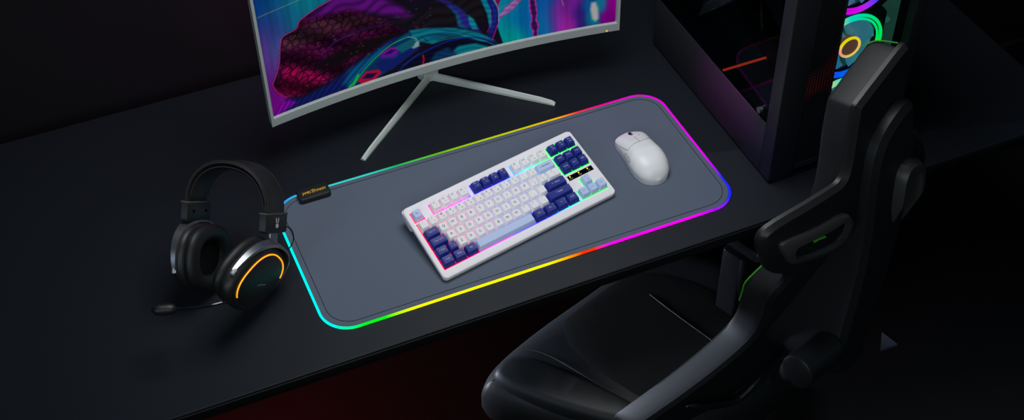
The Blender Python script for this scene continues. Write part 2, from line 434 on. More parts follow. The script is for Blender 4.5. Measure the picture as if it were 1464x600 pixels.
tube(bm, [c+my_*(.0065*math.cos(t))+V(0,0,-.0038+.0055*math.sin(t)) for t in [2*pi*k/20 for k in range(20)]], .0019, 8, True); obj('scroll_wheel', bm, M['black'], ms)
bm = bmesh.new(); slab(bm, rrect(-.0032,-.0085,.0032,.0085,.003,6), [(0,0),(0,.0007)], lambda p: c+mx_*p[0]+my_*p[1]+V(0,0,p[2]-.0003-p[1]*.28)); obj('wheel_slot', bm, M['void'], ms)
bm = bmesh.new(); c2 = mp_(.60, h_-.18); disc(bm, c2+V(0,0,.0003), mx_*.0012, my_*.0012+V(0,0,-.0003), 10); obj('indicator_dot', bm, M['seam'], ms, False)

# ------------------------------------------------------------------ monitor
MR = 2.04
mo = root('curved_monitor', D(.405, .52), 'white-framed curved monitor on a V-shaped stand behind the mat', 'monitor')
def mn(u, z, d=0):   # u across, z above desk, d depth behind the front face
    y = .475-(MR-math.sqrt(MR*MR-u*u))+d+(z-.1)*.012
    return V(u, y-.52, z)
US = [-.3605+.721*i/48 for i in range(49)]
def bar(u0, u1, z0, z1, d0, d1, n=40):
    bm = bmesh.new(); r = .0012; rs = []
    for i in range(n+1):
        u = u0+(u1-u0)*i/n
        rs.append([mn(u,z0+r,d0), mn(u,z1-r,d0), mn(u,z1,d0+r), mn(u,z1,d1), mn(u,z0,d1), mn(u,z0,d0+r)])
    rings(bm, rs); return bm
ZB, ZT = .1, .53
bz = obj('bezel', bar(-.361,.361,ZB,ZB+.0195,0,.022), M['bezel'], mo, True, 30)
for s in (-1, 1):
    bm = bmesh.new(); a, b = (-.361,-.3555) if s < 0 else (.3555,.361)
    rings(bm, [[mn(a,ZB+.0195,0),mn(b,ZB+.0195,0),mn(b,ZB+.0195,.022),mn(a,ZB+.0195,.022)],[mn(a,ZT-.006,0),mn(b,ZT-.006,0),mn(b,ZT-.006,.022),mn(a,ZT-.006,.022)]])
    obj('side_bezel', bm, M['bezel'], mo, False)
obj('top_bezel', bar(-.361,.361,ZT-.006,ZT,0,.022), M['bezel'], mo, True, 30)
bm = bmesh.new(); rs = []
for i in range(41):
    u = -.358+.716*i/40; k = (1-abs(u/.36)**2.5)*.03
    rs.append([mn(u,ZB+.004,.0215), mn(u,ZT-.004,.0215), mn(u,ZT-.03,.03+k), mn(u,ZB+.05,.03+k)])
rings(bm, rs); obj('back_shell', bm, M['bezel'], mo)
bm = bmesh.new(); disc(bm, mn(.335,ZB+.004,-.0004), V(.0018,0,0), V(0,0,.0018), 10); obj('power_light', bm, M['yellowled'], mo, False)
# the picture on the screen
BLOBS=[(-353,270,37,(8, 45, 105)),
(-312,230,33,(8, 75, 115)),
(-258,228,45,(8, 105, 120)),
(-323,204,24,(50, 30, 110)),
(-276,195,27,(20, 80, 110)),
(-331,171,24,(50, 85, 130)),
(-357,180,27,(75, 25, 105)),
(-337,131,22,(70, 60, 125)),
(-356,115,33,(85, 20, 110)),
(-359,50,37,(100, 8, 112)),
(-218,224,30,(10, 90, 110)),
(116,33,33,(0, 125, 125)),
(141,35,18,(0, 140, 125)),
(131,80,30,(0, 110, 140)),
(156,65,21,(6, 75, 140)),
(170,95,21,(4, 85, 140)),
(207,52,24,(4, 90, 140)),
(203,91,21,(10, 70, 140)),
(233,63,18,(110, 28, 125)),
(251,39,21,(140, 28, 140)),
(256,82,21,(90, 25, 120)),
(276,54,13,(35, 20, 100)),
(289,24,13,(40, 18, 100)),
(304,31,13,(0, 105, 120)),
(296,67,10,(5, 70, 125)),
(325,61,10,(10, 100, 125)),
(337,38,12,(100, 0, 105)),
(346,57,12,(125, 0, 120)),
(355,21,15,(105, 0, 105))]
POLYS=[([(304,75),(313,75),(318,59),(320,34),(314,27),(307,34),(302,59)],(150, 150, 150),3),
([(-209,228),(-239,221),(-275,207),(-285,192),(-311,186),(-319,171),(-326,134),(-336,109),(-346,91),(-338,69),(-323,50),(-285,15),(-54,-9),(123,16),(112,60),(97,163),(-201,256)],(16, 12, 24),1),
([(-209,228),(-239,221),(-275,207),(-285,192),(-311,186),(-319,171),(-326,134),(-336,109),(-346,91),(-338,69),(-323,50),(-293,40),(-238,49),(-193,69),(-163,83),(-105,94),(-69,99),(-101,142),(-154,177),(-178,217)],(50, 8, 38),4),
([(-206,230),(-235,218),(-261,205),(-234,201),(-180,196),(-100,152),(-46,124),(-85,172),(-124,204)],(66, 12, 88),6),
([(-313,182),(-320,155),(-282,150),(-212,157),(-156,155),(-102,136),(-155,171),(-249,197)],(52, 24, 38),5),
([(-313,125),(-332,91),(-340,74),(-320,52),(-281,48),(-237,59),(-262,89)],(92, 6, 46),6),
([(-262,89),(-227,83),(-162,91),(-105,98),(-48,88),(-75,109),(-160,118),(-231,110)],(16, 10, 14),4),
([(-212,151),(-129,142),(-47,108),(81,85),(91,132),(13,170),(-45,140),(-102,136)],(17, 15, 20),5),
([(-353,20),(-324,48),(-294,36),(-238,46),(-164,75),(-104,101),(-47,104),(9,90),(-49,75),(-108,54),(-168,26),(-229,-1),(-302,-3),(-359,2)],(12, 20, 72),4),
([(-194,61),(-134,85),(-69,102),(9,86),(-49,78),(-106,75),(-159,48),(-191,19),(-211,34)],(8, 62, 100),6),
([(-360,13),(-338,44),(-319,43),(-305,31),(-334,21),(-356,1)],(96, 8, 120),3),
([(-314,12),(-270,17),(-198,20),(-193,-8),(-288,-9)],(34, 16, 92),5),
([(-180,25),(-159,48),(-128,73),(-105,88),(-69,92),(-48,82),(-50,65),(-79,52),(-110,32),(-140,20),(-170,11)],(12, 38, 78),2),
([(-181,29),(-162,45),(-124,36),(-146,18),(-169,16)],(150, 14, 44),1.5),
([(-172,31),(-160,39),(-139,33),(-151,24)],(20, 14, 60),1),
([(-135,72),(-111,84),(-85,77),(-99,56),(-125,62)],(70, 20, 130),1.5),
([(-128,73),(-110,80),(-92,75),(-104,64)],(128, 14, 110),1.5),
([(-124,70),(-109,77),(-96,73),(-107,67)],(26, 14, 80),1),
([(-140,54),(-125,60),(-105,51),(-78,65),(-64,70),(-50,59),(-110,29),(-132,32)],(14, 26, 88),1.5),
([(-71,83),(-60,87),(-50,79),(-50,65),(-61,63),(-69,69)],(110, 140, 140),2),
([(-99,79),(-70,86),(-54,87),(-61,69),(-86,61)],(14, 76, 92),2),
([(-89,21),(-65,47),(-21,56),(37,54),(94,31),(65,19),(6,16),(-53,8)],(10, 10, 30),2),
([(-68,108),(-33,102),(24,85),(72,61),(106,31),(80,35),(37,61),(8,67),(-24,62),(-49,75),(-62,93)],(8, 88, 104),2),
([(-48,88),(9,83),(66,53),(37,65),(-6,68)],(10, 60, 84),3),
([(14,27),(29,40),(65,36),(102,14),(79,11),(35,14)],(6, 92, 104),3),
([(-38,10),(-19,38),(7,43),(35,10),(5,2)],(10, 40, 72),3),
([(12,142),(33,129),(50,104),(55,76),(45,76),(31,87),(28,114)],(14, 74, 104),2.5),
([(-18,170),(12,142),(32,116),(41,84),(55,74),(77,59),(66,79),(42,120),(19,146)],(32, 26, 104),4),
([(52,107),(64,93),(72,68),(60,71),(54,86)],(10, 108, 124),2),
([(74,143),(99,136),(114,103),(114,73),(100,34),(89,49),(98,81),(96,108)],(22, 18, 74),1),
([(77,142),(88,139),(99,107),(100,77),(95,65),(91,99)],(8, 100, 120),1.2),
([(92,132),(105,119),(111,97),(108,71),(99,50),(95,58),(104,86),(102,110)],(14, 30, 110),1),
([(105,135),(122,130),(116,116),(112,104)],(96, 14, 66),1),
([(116,89),(127,103),(153,119),(164,116),(144,95),(115,81)],(120, 76, 140),1.5),
([(177,117),(189,114),(192,93),(194,72),(192,60),(197,45),(194,28),(196,17),(183,17),(184,31),(179,46),(181,65),(177,90)],(150, 30, 116),1),
([(179,116),(186,115),(189,94),(192,73),(189,60),(194,44),(192,29),(193,15),(186,15),(187,33),(181,45),(184,65),(180,89)],(40, 14, 66),1)]
LINES=[([(-352,244),(-266,250)],1.1,(125, 125, 85)),
([(-209,228),(-239,221),(-275,207),(-285,192),(-311,186),(-319,171),(-326,134),(-336,109),(-346,91)],1.6,(170, 50, 130)),
([(-346,91),(-338,69),(-323,50)],2,(150, 20, 90)),
([(-191,19),(-179,35),(-159,54),(-135,72),(-105,88),(-71,94)],2.2,(20, 150, 50)),
([(-198,22),(-188,28),(-178,42)],5,(14, 170, 40)),
([(-71,94),(-57,86),(-51,72)],1.4,(110, 170, 150)),
([(-102,16),(-66,40),(-29,51),(15,58),(66,49),(111,22)],4.0,(12, 28, 104)),
([(-84,26),(-51,39),(7,47),(65,39),(103,21)],2.5,(8, 8, 22)),
([(-62,93),(9,80),(80,38),(103,21)],1.2,(20, 130, 134)),
([(-24,62),(8,63),(51,57)],1.4,(16, 120, 128)),
([(-60,76),(-43,83),(-32,70)],1.6,(10, 20, 40)),
([(-44,41),(-43,29),(-47,18)],2.6,(190, 10, 24)),
([(105,132),(114,103),(114,73)],1.6,(140, 120, 150)),
([(114,73),(100,34)],1.8,(170, 20, 120)),
([(99,107),(99,73),(90,56)],1.2,(150, 20, 110)),
([(116,104),(130,109),(150,117)],1.3,(160, 60, 30)),
([(115,81),(144,95),(162,117)],1.3,(130, 50, 50)),
([(118,87),(136,104),(153,119)],1.0,(170, 130, 170)),
([(-211,134),(-186,141),(-130,139),(-102,133)],2,(40, 14, 80)),
([(-245,115),(-214,135),(-186,137)],2,(60, 12, 90)),
([(-279,64),(-235,78),(-191,84)],3,(14, 6, 16)),
([(-299,86),(-274,101),(-232,103),(-202,115)],2.5,(24, 8, 24)),
([(243,95),(247,80)],1,(170, 120, 120)),
([(-88,31),(-51,49)],1.2,(20, 50, 130))]

def paint():
    NU, NZ = 470, 268; z_vis = .30
    us = np.linspace(-354, 354, NU); zs = np.concatenate([np.linspace(18, 300, NZ), np.linspace(310, 424, 14)])
    X, Y = np.meshgrid(us, zs)
    im = np.zeros(X.shape+(3,)); wsum = np.full(X.shape, 1e-9)
    rng = np.random.default_rng(3)
    for (bx_, by_, r, c) in BLOBS:
        w = np.exp(-(((X-bx_)/r)**2+((Y-by_)/(r*1.35))**2))+1e-5/(1+((X-bx_)**2+(Y-by_)**2)/1e4)
        im += w[..., None]*np.array(c, float); wsum += w
    im /= wsum[..., None]
    # rain streaks and soft vertical light bars
    st = 1+.05*np.sin(X*.21+np.sin(Y*.02)*2)+.03*np.sin(X*.53+1.3+Y*.01)
    im *= st[..., None]
    def sdf(P):
        P = np.array(P, float); d2 = np.full(X.shape, 1e12); ins = np.zeros(X.shape, bool)
        for i in range(len(P)):
            a = P[i-1]; b = P[i]; e = b-a; L = max(e@e, 1e-9)
            t = np.clip(((X-a[0])*e[0]+(Y-a[1])*e[1])/L, 0, 1)
            d2 = np.minimum(d2, (X-a[0]-t*e[0])**2+(Y-a[1]-t*e[1])**2)
            cnd = ((a[1] > Y) != (b[1] > Y))
            with np.errstate(divide='ignore', invalid='ignore'):
                xi = (b[0]-a[0])*(Y-a[1])/(b[1]-a[1]+1e-12)+a[0]
            ins ^= cnd & (X < xi)
        d = np.sqrt(d2); return np.where(ins, -d, d)
    body = None
    for n, (P, c, bl) in enumerate(POLYS):
        m = np.clip(.5-sdf(P)/(2*bl), 0, 1)
        if n == 1: body = m
        c = np.array(c, float)
        tex = np.ones(X.shape)
        if n in (2, 5, 4):   # scaly shawl
            wx = X+6*np.sin(Y*.06+X*.03)+2.5*np.sin(Y*.21); wy = Y+5*np.sin(X*.05)+2*np.sin(X*.17+Y*.1)
            a_ = np.abs(np.sin((wx+wy*.55)*.20)); b_ = np.abs(np.sin((wx-wy*.55)*.20)); c_ = np.abs(np.sin(wy*.21))
            ln = np.minimum(np.minimum(a_, b_), c_)
            tex = .62+1.1*np.clip((ln-.10)/.25, 0, 1)*(.45+.55*np.sin(wx*.031+wy*.045)**2)
            tex *= .45+.45*np.sin(X*.035+Y*.05+1)**2
        if n in (8, 9, 10, 11):   # pleated cloth, lines follow the fold
            tex = .72+.5*np.abs(np.sin((Y*1.0-X*.75+.0015*(X+150)**2)*.20))
        if n in (3, 7): tex = .75+.5*np.abs(np.sin((Y-X*.2)*.13+np.sin(X*.07)))
        if n >= 21: tex = .85+.3*np.abs(np.sin((Y+X*.25)*.25+np.sin(X*.08)))
        im = im*(1-m[..., None])+(c*tex[..., None])*m[..., None]
    # flecks of coloured thread on the shawl
    fl = rng.random((170, 3))
    for a, b, k in fl:
        fx = -345+a*330; fz = 60+b*230
        mm = np.exp(-(((X-fx)/2.2)**2+((Y-fz)/1.3)**2))*(body > .9)
        col = [(150,10,70),(40,110,30),(120,20,120),(50,40,140)][int(k*4)]
        if fz > 330+fx*.2-40: col = (60,40,120)
        keep = sum(im[int(np.clip((fz-17)/283*NZ,0,NZ-1)), int((fx+354)/708*NU)]) 
        if keep < 120: im = im*(1-mm[..., None]*.55)+np.array(col)*mm[..., None]*.55
    for P, w, c in LINES:
        d2 = np.full(X.shape, 1e12)
        P = np.array(catm2(P), float)
        for i in range(1, len(P)):
            a = P[i-1]; b = P[i]; e = b-a; t = np.clip(((X-a[0])*e[0]+(Y-a[1])*e[1])/max(e@e, 1e-9), 0, 1)
            d2 = np.minimum(d2, (X-a[0]-t*e[0])**2+(Y-a[1]-t*e[1])**2)
        m = np.clip((w*.5+.7-np.sqrt(d2))/1.4, 0, 1)*.9
        im = im*(1-m[..., None])+np.array(c, float)*m[..., None]
    return us, zs, np.clip(im, 0, 255)
def catm2(P):
    if len(P) < 3: return P
    return [tuple(p)[:2] for p in catmull([(a, b, 0) for a, b in P], 6)]
us, zs, im = paint()
nu, nz = len(us), len(zs)
uu, zz = np.meshgrid(us/1000, zs/1000+ZB)
yy = .475-(MR-np.sqrt(MR*MR-uu*uu))+.006+(zz-.1)*.012-.52
co = np.stack([uu, yy, zz], -1).reshape(-1, 3)
idx = np.arange(nu*nz).reshape(nz, nu)
fc = np.stack([idx[:-1,:-1], idx[:-1,1:], idx[1:,1:], idx[1:,:-1]], -1).reshape(-1, 4)
me = bpy.data.meshes.new('screen'); me.vertices.add(len(co)); me.vertices.foreach_set('co', co.astype(np.float32).ravel())
me.loops.add(len(fc)*4); me.loops.foreach_set('vertex_index', fc.ravel().astype(np.int32))
me.polygons.add(len(fc)); me.polygons.foreach_set('loop_start', np.arange(0, len(fc)*4, 4, dtype=np.int32))
me.update(calc_edges=True)
cc = im.reshape(-1, 3)/255; cc = np.where(cc <= .04045, cc/12.92, ((cc+.055)/1.055)**2.4)
at = me.color_attributes.new('col', 'FLOAT_COLOR', 'POINT'); at.data.foreach_set('color', np.concatenate([cc, np.ones((len(cc),1))], 1).astype(np.float32).ravel())
me.materials.append(M['screen']); so = bpy.data.objects.new('screen', me); C.objects.link(so); so.parent = mo
bm = bmesh.new(); box(bm, (-.3555, -.52+.44, .1), (.3555, -.52+.4405, .1)); bm.free()
# stand
AP = V(.403-.405, .574-.52, 0)
o_ = V(-.405, -.52, 0)
bm = bmesh.new(); slab(bm, [(-.015,-.010),(.015,-.010),(.022,.012),(.014,.020),(-.014,.020),(-.022,.012)], [(0,.0005),(0,.019),(.003,.021)], lambda p: AP+V(*p)); obj('stand_hub', bm, M['stand'], mo, False)
bm = bmesh.new(); box(bm, (-.017,-.012,.02), (.017,.012,.33), lambda p: AP+V(p[0], p[1]-p[2]*.02, p[2]), .003); box(bm, (-.03,-.045,.25), (.03,.0,.33), lambda p: AP+V(*p), .003); obj('neck', bm, M['stand'], mo)
for tip in (V(.201,.399,0), V(.598,.398,0)):
    t = tip+o_; d = (t-AP).normalized(); n = V(-d.y, d.x, 0); L = (t-AP).length
    bm = bmesh.new(); rs = []
    for k in range(11):
        x = L*k/10; h = .0165-.0065*k/10; w = .0052-.0004*k/10
        if k == 10: h *= .8
        c = AP+d*(x+(0 if k else .006))
        rs.append([c-n*w+V(0,0,.0003), c-n*w+V(0,0,h*.45), c-n*w*.45+V(0,0,h), c+n*w*.45+V(0,0,h), c+n*w+V(0,0,h*.45), c+n*w+V(0,0,.0003)])
    e = [AP+d*(L+.006)+(q-(AP+d*L))*V(1,1,1) if False else q+d*.006-V(0,0,q.z*.45) for q in rs[-1]]
    rs.append(e); rings(bm, rs); obj('stand_leg', bm, M['stand'], mo, False)

# ------------------------------------------------------------------ headset
HPX = ((0.95374, -0.26109, -0.14905), (0.28675, 0.64106, 0.71191), (-0.09032, -0.72172, 0.68627))
HD = (-0.08211, 0.22263, 0.14111)
HS = 1.11700
h_r, h_u, h_t = (V(*v) for v in HPX)      # axes of the tilted headset
HO = D(*HD)
HB = D(-0.1246, 0.1524, 0)
hsr = root('gaming_headset', HB, 'black over-ear headset with orange ring light and boom mic, left of the mat', 'headset')
def orth(cols):
    A = np.array(cols, float); U, _, W = np.linalg.svd(A); return U@W
Lx, Fx, Ux = orth([(.707,-.111,.703),(-.707,-.037,.703),(.052,.994,.105)])
def vw(x, y, z):
    z -= .65*x
    return (h_r*x+h_u*y+h_t*z)*HS+HO-HB
def hl(l, f, u):
    p = Lx*l+Fx*f+Ux*u; return vw(*p)
# headband
AW, AH = .0825, .0665
def band(f0, f1, t0, t1, a0=-4, a1=184, n=48, r=.002):
    bm = bmesh.new(); rs = []
    for i in range(n+1):
        a = math.radians(a0+(a1-a0)*i/n); ca, sa = math.cos(a), math.sin(a)
        ex = .92
        cl = AW*math.copysign(abs(ca)**ex, ca); cu = AH*math.copysign(abs(sa)**ex, sa) if sa > 0 else AH*sa
        nl, nu = ca/AW, sa/AH; q = math.hypot(nl, nu); nl /= q; nu /= q
        loop = []
        for f, t in ((f0+r,t0),(f1-r,t0),(f1,t0+r),(f1,t1-r),(f1-r,t1),(f0+r,t1),(f0,t1-r),(f0,t0+r)): loop.append(hl(cl+nl*t, f, cu+nu*t))
        rs.append(loop)
    rings(bm, rs); return bm
obj('headband', band(-.0205,.0205,-.001,.0045), M['band'], hsr)
obj('headband_padding', band(-.0185,.0185,-.0085,-.0012,8,172,r=.003), M['soft'], hsr)
bm = bmesh.new()
for sgn in (-1, 1):
    bm = bmesh.new()
    for i in range(86):
        a = math.radians(3+174*i/85); b = a+.014; P = []
        for q in (a, b):
            ca, sa = math.cos(q), math.sin(q); nl, nu = ca/AW, sa/AH; k = math.hypot(nl, nu)
            cl = AW*math.copysign(abs(ca)**.92, ca)+nl/k*.0048; cu = AH*abs(sa)**.92+nu/k*.0048
            P.append(hl(cl, sgn*.0188, cu))
        tube(bm, P, .0005*HS, 4)
    obj('stitching', bm, M['stitch'], hsr, False)
def bandtext():
    bm = bmesh.new(); vs, fs = text_geo('JAMESDONKEY', 1.0)
    vv = []
    for x, y, z in vs:
        a = pi/2-x*.0065/AH*.8-.15; ca, sa = math.cos(a), math.sin(a); nl, nu = ca/AW, sa/AH; k = math.hypot(nl, nu)
        vv.append(bm.verts.new(hl(AW*ca+nl/k*.0052+.002*ca, -.003+y*.0075, AH*sa+nu/k*.0062)))
    for f in fs:
        try: bm.faces.new([vv[i] for i in f])
        except ValueError: pass
    return bm
obj('embossed_lettering', bandtext(), M['black'], hsr, False)
# sliders, one each side
for s in (-1, 1):
    bm = bmesh.new()
    P = rrect(-.0235, -.030, .0235, .0015, .004, 4)
    slab(bm, P, [(.0015,-.008),(0,-.0065),(0,.0065),(.0015,.008)], lambda p: hl(s*(.0828+p[2]), p[0], p[1]))
    ec = obj('slider_cover', bm, M['black'], hsr)
    bm = bmesh.new(); box(bm, (-.0235,-.0015,-.0086), (.0235,.0010,.0086), lambda p: hl(s*(.0828+p[2]), p[0], p[1]), .0004); obj('cover_lip', bm, M['stitch'], ec)
    bm = bmesh.new()
    for f in (-.013, .012): disc(bm, hl(s*.0745, f, -.014), (hl(0,.0026,0)-hl(0,0,0)), (hl(0,0,.0026)-hl(0,0,0)), 12)
    obj('screw_hole', bm, M['void'], ec, False)
    bm = bmesh.new(); box(bm, (-.008,-.046,-.0025), (.008,-.028,.0025), lambda p: hl(s*(.084+p[2]), p[0], p[1]), .0008); obj('slider_stem', bm, M['steel'], hsr)
    if s > 0:
        bm = bmesh.new(); o = lambda x, y: hl(.0912, -x, y)
        bm.faces.new([bm.verts.new(o(.0033*math.cos(t), -.0185+.0036*math.sin(t))) for t in [2*pi*k/16 for k in range(16)]])
        for g in (-1, 1):
            bm.faces.new([bm.verts.new(o(*p)) for p in ((g*.0006,-.0145),(g*.0026,-.0140),(g*.0036,-.0075),(g*.0026,-.0055),(g*.0012,-.0085))])
        obj('emblem', bm, M['silver'], ec, False)
def se(a, ex=2.4):
    c, s = math.cos(a), math.sin(a); return math.copysign(abs(c)**(2/ex), c), math.copysign(abs(s)**(2/ex), s)
def cup(cen, N, Vv, sa, sb, side):
    """cen: centre of outer face (view axes); N outward, Vv long axis, sa/sb half axes"""
    N, Vv = np.array(N, float), np.array(Vv, float); N /= np.linalg.norm(N); Vv -= N*(Vv@N); Vv /= np.linalg.norm(Vv); Wd = np.cross(N, Vv)
    def P(a, k, n, kb=None):
        c, s = se(a); p = np.array(cen)+Vv*(c*sa*k)+Wd*(s*sb*(kb or k))+N*n; return vw(*p)
    S = 48; an = [2*pi*i/S for i in range(S)]
    ring = lambda k, n: [P(a, k, n) for a in an]
    cp = root_part = None
    bm = bmesh.new(); rings(bm, [ring(k, n) for k, n in ((.90,-.030),(.97,-.0275),(1.0,-.023),(1.0,-.013),(.965,-.006),(.90,-.0022),(.84,-.0008),(.80,-.0016),(.4,-.0016))])
    cp = obj('ear_cup', bm, M['black'], hsr)
    bm = bmesh.new(); rings(bm, [ring(k, n) for k, n in ((.77,-.0014),(.77,.0006),(.74,.0016),(.3,.0026),(.05,.0028))]); obj('outer_plate', bm, M['black'], cp)
    # cushion: soft ring facing the other cup
    bm = bmesh.new(); prof = []
    for i in range(15):
        t = 2*pi*i/15; prof.append((.76+.235*math.cos(t), -.0385+.0125*math.sin(t)*(1.0)))
    rs = [[P(a, k, n) for k, n in prof] for a in an]; vs = [[bm.verts.new(p) for p in r] for r in rs]
    for i in range(S):
        for k in range(15): bm.faces.new((vs[i][k], vs[(i+1)%S][k], vs[(i+1)%S][(k+1)%15], vs[i][(k+1)%15]))
    cu = obj('ear_cushion', bm, M['soft'], hsr)
    bm = bmesh.new(); rings(bm, [ring(.56,-.0305), ring(.55,-.033), ring(.2,-.0325)]); obj('inner_cloth', bm, M['cloth'], cu)
    # yoke
    bm = bmesh.new(); rs = []
    for i in range(33):
        a = math.radians(-103+206*i/32); c, s = se(a, 2.2); e = abs(i-16)/16; hw = .0125-.0085*e**1.3; k0, k1 = 1.03, 1.10
        q = lambda k, n: vw(*(np.array(cen)+Vv*(c*sa*k)+Wd*(s*sb*k)+N*n))
        mid = -.0095-.004*e
        rs.append([q(k0,mid-hw), q(k1,mid-hw*.8), q(k1,mid+hw*.8), q(k0+.0,mid+hw)])
    rings(bm, rs); yk = obj('yoke', bm, M['steel'], hsr, True, 50)
    for e in (-1, 1):
        bm = bmesh.new(); a = math.radians(103*e); c, s = se(a, 2.2)
        b0 = np.array(cen)+Vv*(c*sa*1.055)+Wd*(s*sb*1.055)-N*.0125
        tube(bm, [vw(*(b0+Vv*.002)), vw(*(b0-Vv*.006))], .0032*HS, 8); obj('yoke_tip', bm, M['silver'], yk)
    return P, cp, N, Vv, Wd
CR = (.0376,-.1108,.075)
P, cp, N, Vv, Wd = cup(CR, (.62,-.46,.64), (.66,.74,-.10), .0555, .0465, 1)
bm = bmesh.new(); pts = []
for i in range(49):
    a = math.radians(-62+218*i/48+0); c, s = se(a)
    pts.append(vw(*(np.array(CR)+Vv*(c*.0555*.80)+Wd*(s*.0465*.80)+N*.0002)))
tube(bm, pts, .0011*HS, 8); obj('ring_light', bm, M['orange'], cp)
xa = np.array((.93,-.25,-.2)); xa -= N*(xa@N); xa /= np.linalg.norm(xa); ya = np.cross(N, xa)
bm = bmesh.new(); word(bm, lambda p: vw(*(np.array(CR)+N*.0032+xa*(p[0]+.002)+ya*(p[1]-.006))), .0032); obj('cup_lettering', bm, M['silver'], cp, False)
CL = (-.0387-.0245,-.078-.0005,-.051-.028)
NL = -np.array(Lx)
cl_ = np.array((-.0387,-.0785,-.051))+NL*.0505*.8
P2, cp2, *_ = cup(tuple(cl_), tuple(NL), tuple(Ux+Fx*.05), .0525, .0435, -1)
# boom microphone
mb = [(-.010,-.138,.080),(-.020,-.1405,.078),(-.036,-.1440,.070),(-.060,-.1475,.052),(-.078,-.1487,.036),(-.090,-.1492,.026)]
pts = catmull([vw(*p) for p in mb], 8)
bm = bmesh.new(); tube(bm, pts, .0024*HS, 8); mic = obj('microphone_boom', bm, M['blackgloss'], hsr)
bm = bmesh.new(); tube(bm, catmull([vw(*p) for p in ((-.001,-.1365,.072),(-.010,-.138,.080),(-.020,-.1405,.078))], 8), lambda t: (.0042-.0018*t+.0006*math.sin(t*60))*HS, 10); obj('boom_joint', bm, M['black'], mic)
bm = bmesh.new(); tube(bm, [vw(*p) for p in [(-.083-.0046*k,-.1485-.00030*k,.032-.0030*k) for k in range(9)]], lambda t: .0086*HS*max(.12, (1-abs(2*t-1)**4)**.5), 14)
obj('microphone_capsule', bm, M['black'], mic)
bm = bmesh.new(); tube(bm, catmull([hl(.088,-.022,-.020),hl(.094,-.030,-.026),hl(.098,-.032,-.040),hl(.096,-.026,-.054),hl(.090,-.016,-.060)], 8), .0011*HS, 6); obj('headset_wire', bm, M['blackgloss'], hsr)

# ------------------------------------------------------------------ computer
PX0, PX1, PY0, PY1, PZ = .871, 1.150, .020, .487, .49
pc = root('desktop_computer', D((PX0+PX1)/2, (PY0+PY1)/2), 'black tower computer with glass side and glowing fans, on the desk right', 'computer')
pl = lambda p: V(p[0]-(PX0+PX1)/2, p[1]-(PY0+PY1)/2, p[2])
def pbox(name, a, b, m, parent=pc, r=.0012):
    bm = bmesh.new(); box(bm, a, b, pl, r); return obj(name, bm, m, parent)
pbox('left_lower_panel', (PX0,.055,.006), (PX0+.004,PY1,.123), M['case'])
pbox('front_pillar', (PX0,PY0,.006), (PX0+.052,.0545,PZ), M['case'])
pbox('bottom_panel', (PX0+.004,PY0+.002,.008), (PX1,PY1,.018), M['casedark'])
pbox('rear_panel', (PX0+.003,PY1-.004,.018), (PX1,PY1,PZ), M['casedark'])
pbox('right_panel', (PX1-.004,PY0+.004,.018), (PX1,PY1-.004,PZ), M['casedark'])
pbox('top_panel', (PX0,PY0,PZ), (PX1,PY1,PZ+.008), M['case'])
pbox('glass_side_panel', (PX0+.0005,.056,.1245), (PX0+.004,PY1-.002,PZ-.001), M['tint'], r=.0006)
pbox('power_supply_shroud', (PX0+.006,.226,.018), (PX1-.006,PY1-.006,.123), M['casedark'])
ls = pbox('mat_reflection_strip', (PX0+.006,.2215,.1215), (1.06,.2255,.1240), mat('red_reflection', (1,.1,.02,1), .5, emit=(.75,.05,.012,1), estr=.8), r=0)  # glowing strip added in place of the mat light's reflection in the glass
pbox('inner_tray', (PX0+.10,.10,.124), (PX0+.104,.45,.46), M['casedark'])
pbox('graphics_card', (PX0+.03,.25,.26), (PX0+.10,.46,.30), M['casedark'])
bm = bmesh.new(); tube(bm, [pl((PX0-.006,.076,.142)), pl((PX0+.002,.076,.142))], .006, 14); obj('thumbscrew', bm, M['steel'], pc)
bm = bmesh.new(); tube(bm, catmull([pl(p) for p in ((.90,.10,.30),(.895,.085,.33),(.90,.09,.37))], 6), .004, 8); obj('stand_reflection', bm, M['bezel'], pc)  # pale tube shaped as the monitor stand leg's reflection in the glass
for x in (PX0+.03, PX1-.03):
    for y in (PY0+.05, PY1-.05):
        bm = bmesh.new(); tube(bm, [pl((x,y,0)), pl((x,y,.008))], .014, 16); obj('foot', bm, M['void'], pc)
# front mesh column; holes and their red glow are put into the material
mm = bpy.data.materials.new('perforated_mesh'); mm.use_nodes = True; nt = mm.node_tree; b = nt.nodes['Principled BSDF']
b.inputs['Base Color'].default_value = (.012,.012,.013,1); b.inputs['Roughness'].default_value = .5
tc = nt.nodes.new('ShaderNodeTexCoord'); vo = nt.nodes.new('ShaderNodeTexVoronoi'); vo.inputs['Scale'].default_value = 165; vo.inputs['Randomness'].default_value = 0
nt.links.new(tc.outputs['Object'], vo.inputs['Vector'])
lt = nt.nodes.new('ShaderNodeMath'); lt.operation = 'LESS_THAN'; lt.inputs[1].default_value = .30; nt.links.new(vo.outputs['Distance'], lt.inputs[0])
nz_ = nt.nodes.new('ShaderNodeTexNoise'); nz_.inputs['Scale'].default_value = 7; nt.links.new(tc.outputs['Object'], nz_.inputs['Vector'])
mr = nt.nodes.new('ShaderNodeMapRange'); mr.inputs[1].default_value = .50; mr.inputs[2].default_value = .64; nt.links.new(nz_.outputs['Fac'], mr.inputs[0])
mu = nt.nodes.new('ShaderNodeMath'); mu.operation = 'MULTIPLY'; nt.links.new(lt.outputs[0], mu.inputs[0]); nt.links.new(mr.outputs[0], mu.inputs[1])
mu2 = nt.nodes.new('ShaderNodeMath'); mu2.operation = 'MULTIPLY'; mu2.inputs[1].default_value = .06; nt.links.new(mu.outputs[0], mu2.inputs[0])
b.inputs['Emission Color'].default_value = (1,.03,.05,1); nt.links.new(mu2.outputs[0], b.inputs['Emission Strength'])
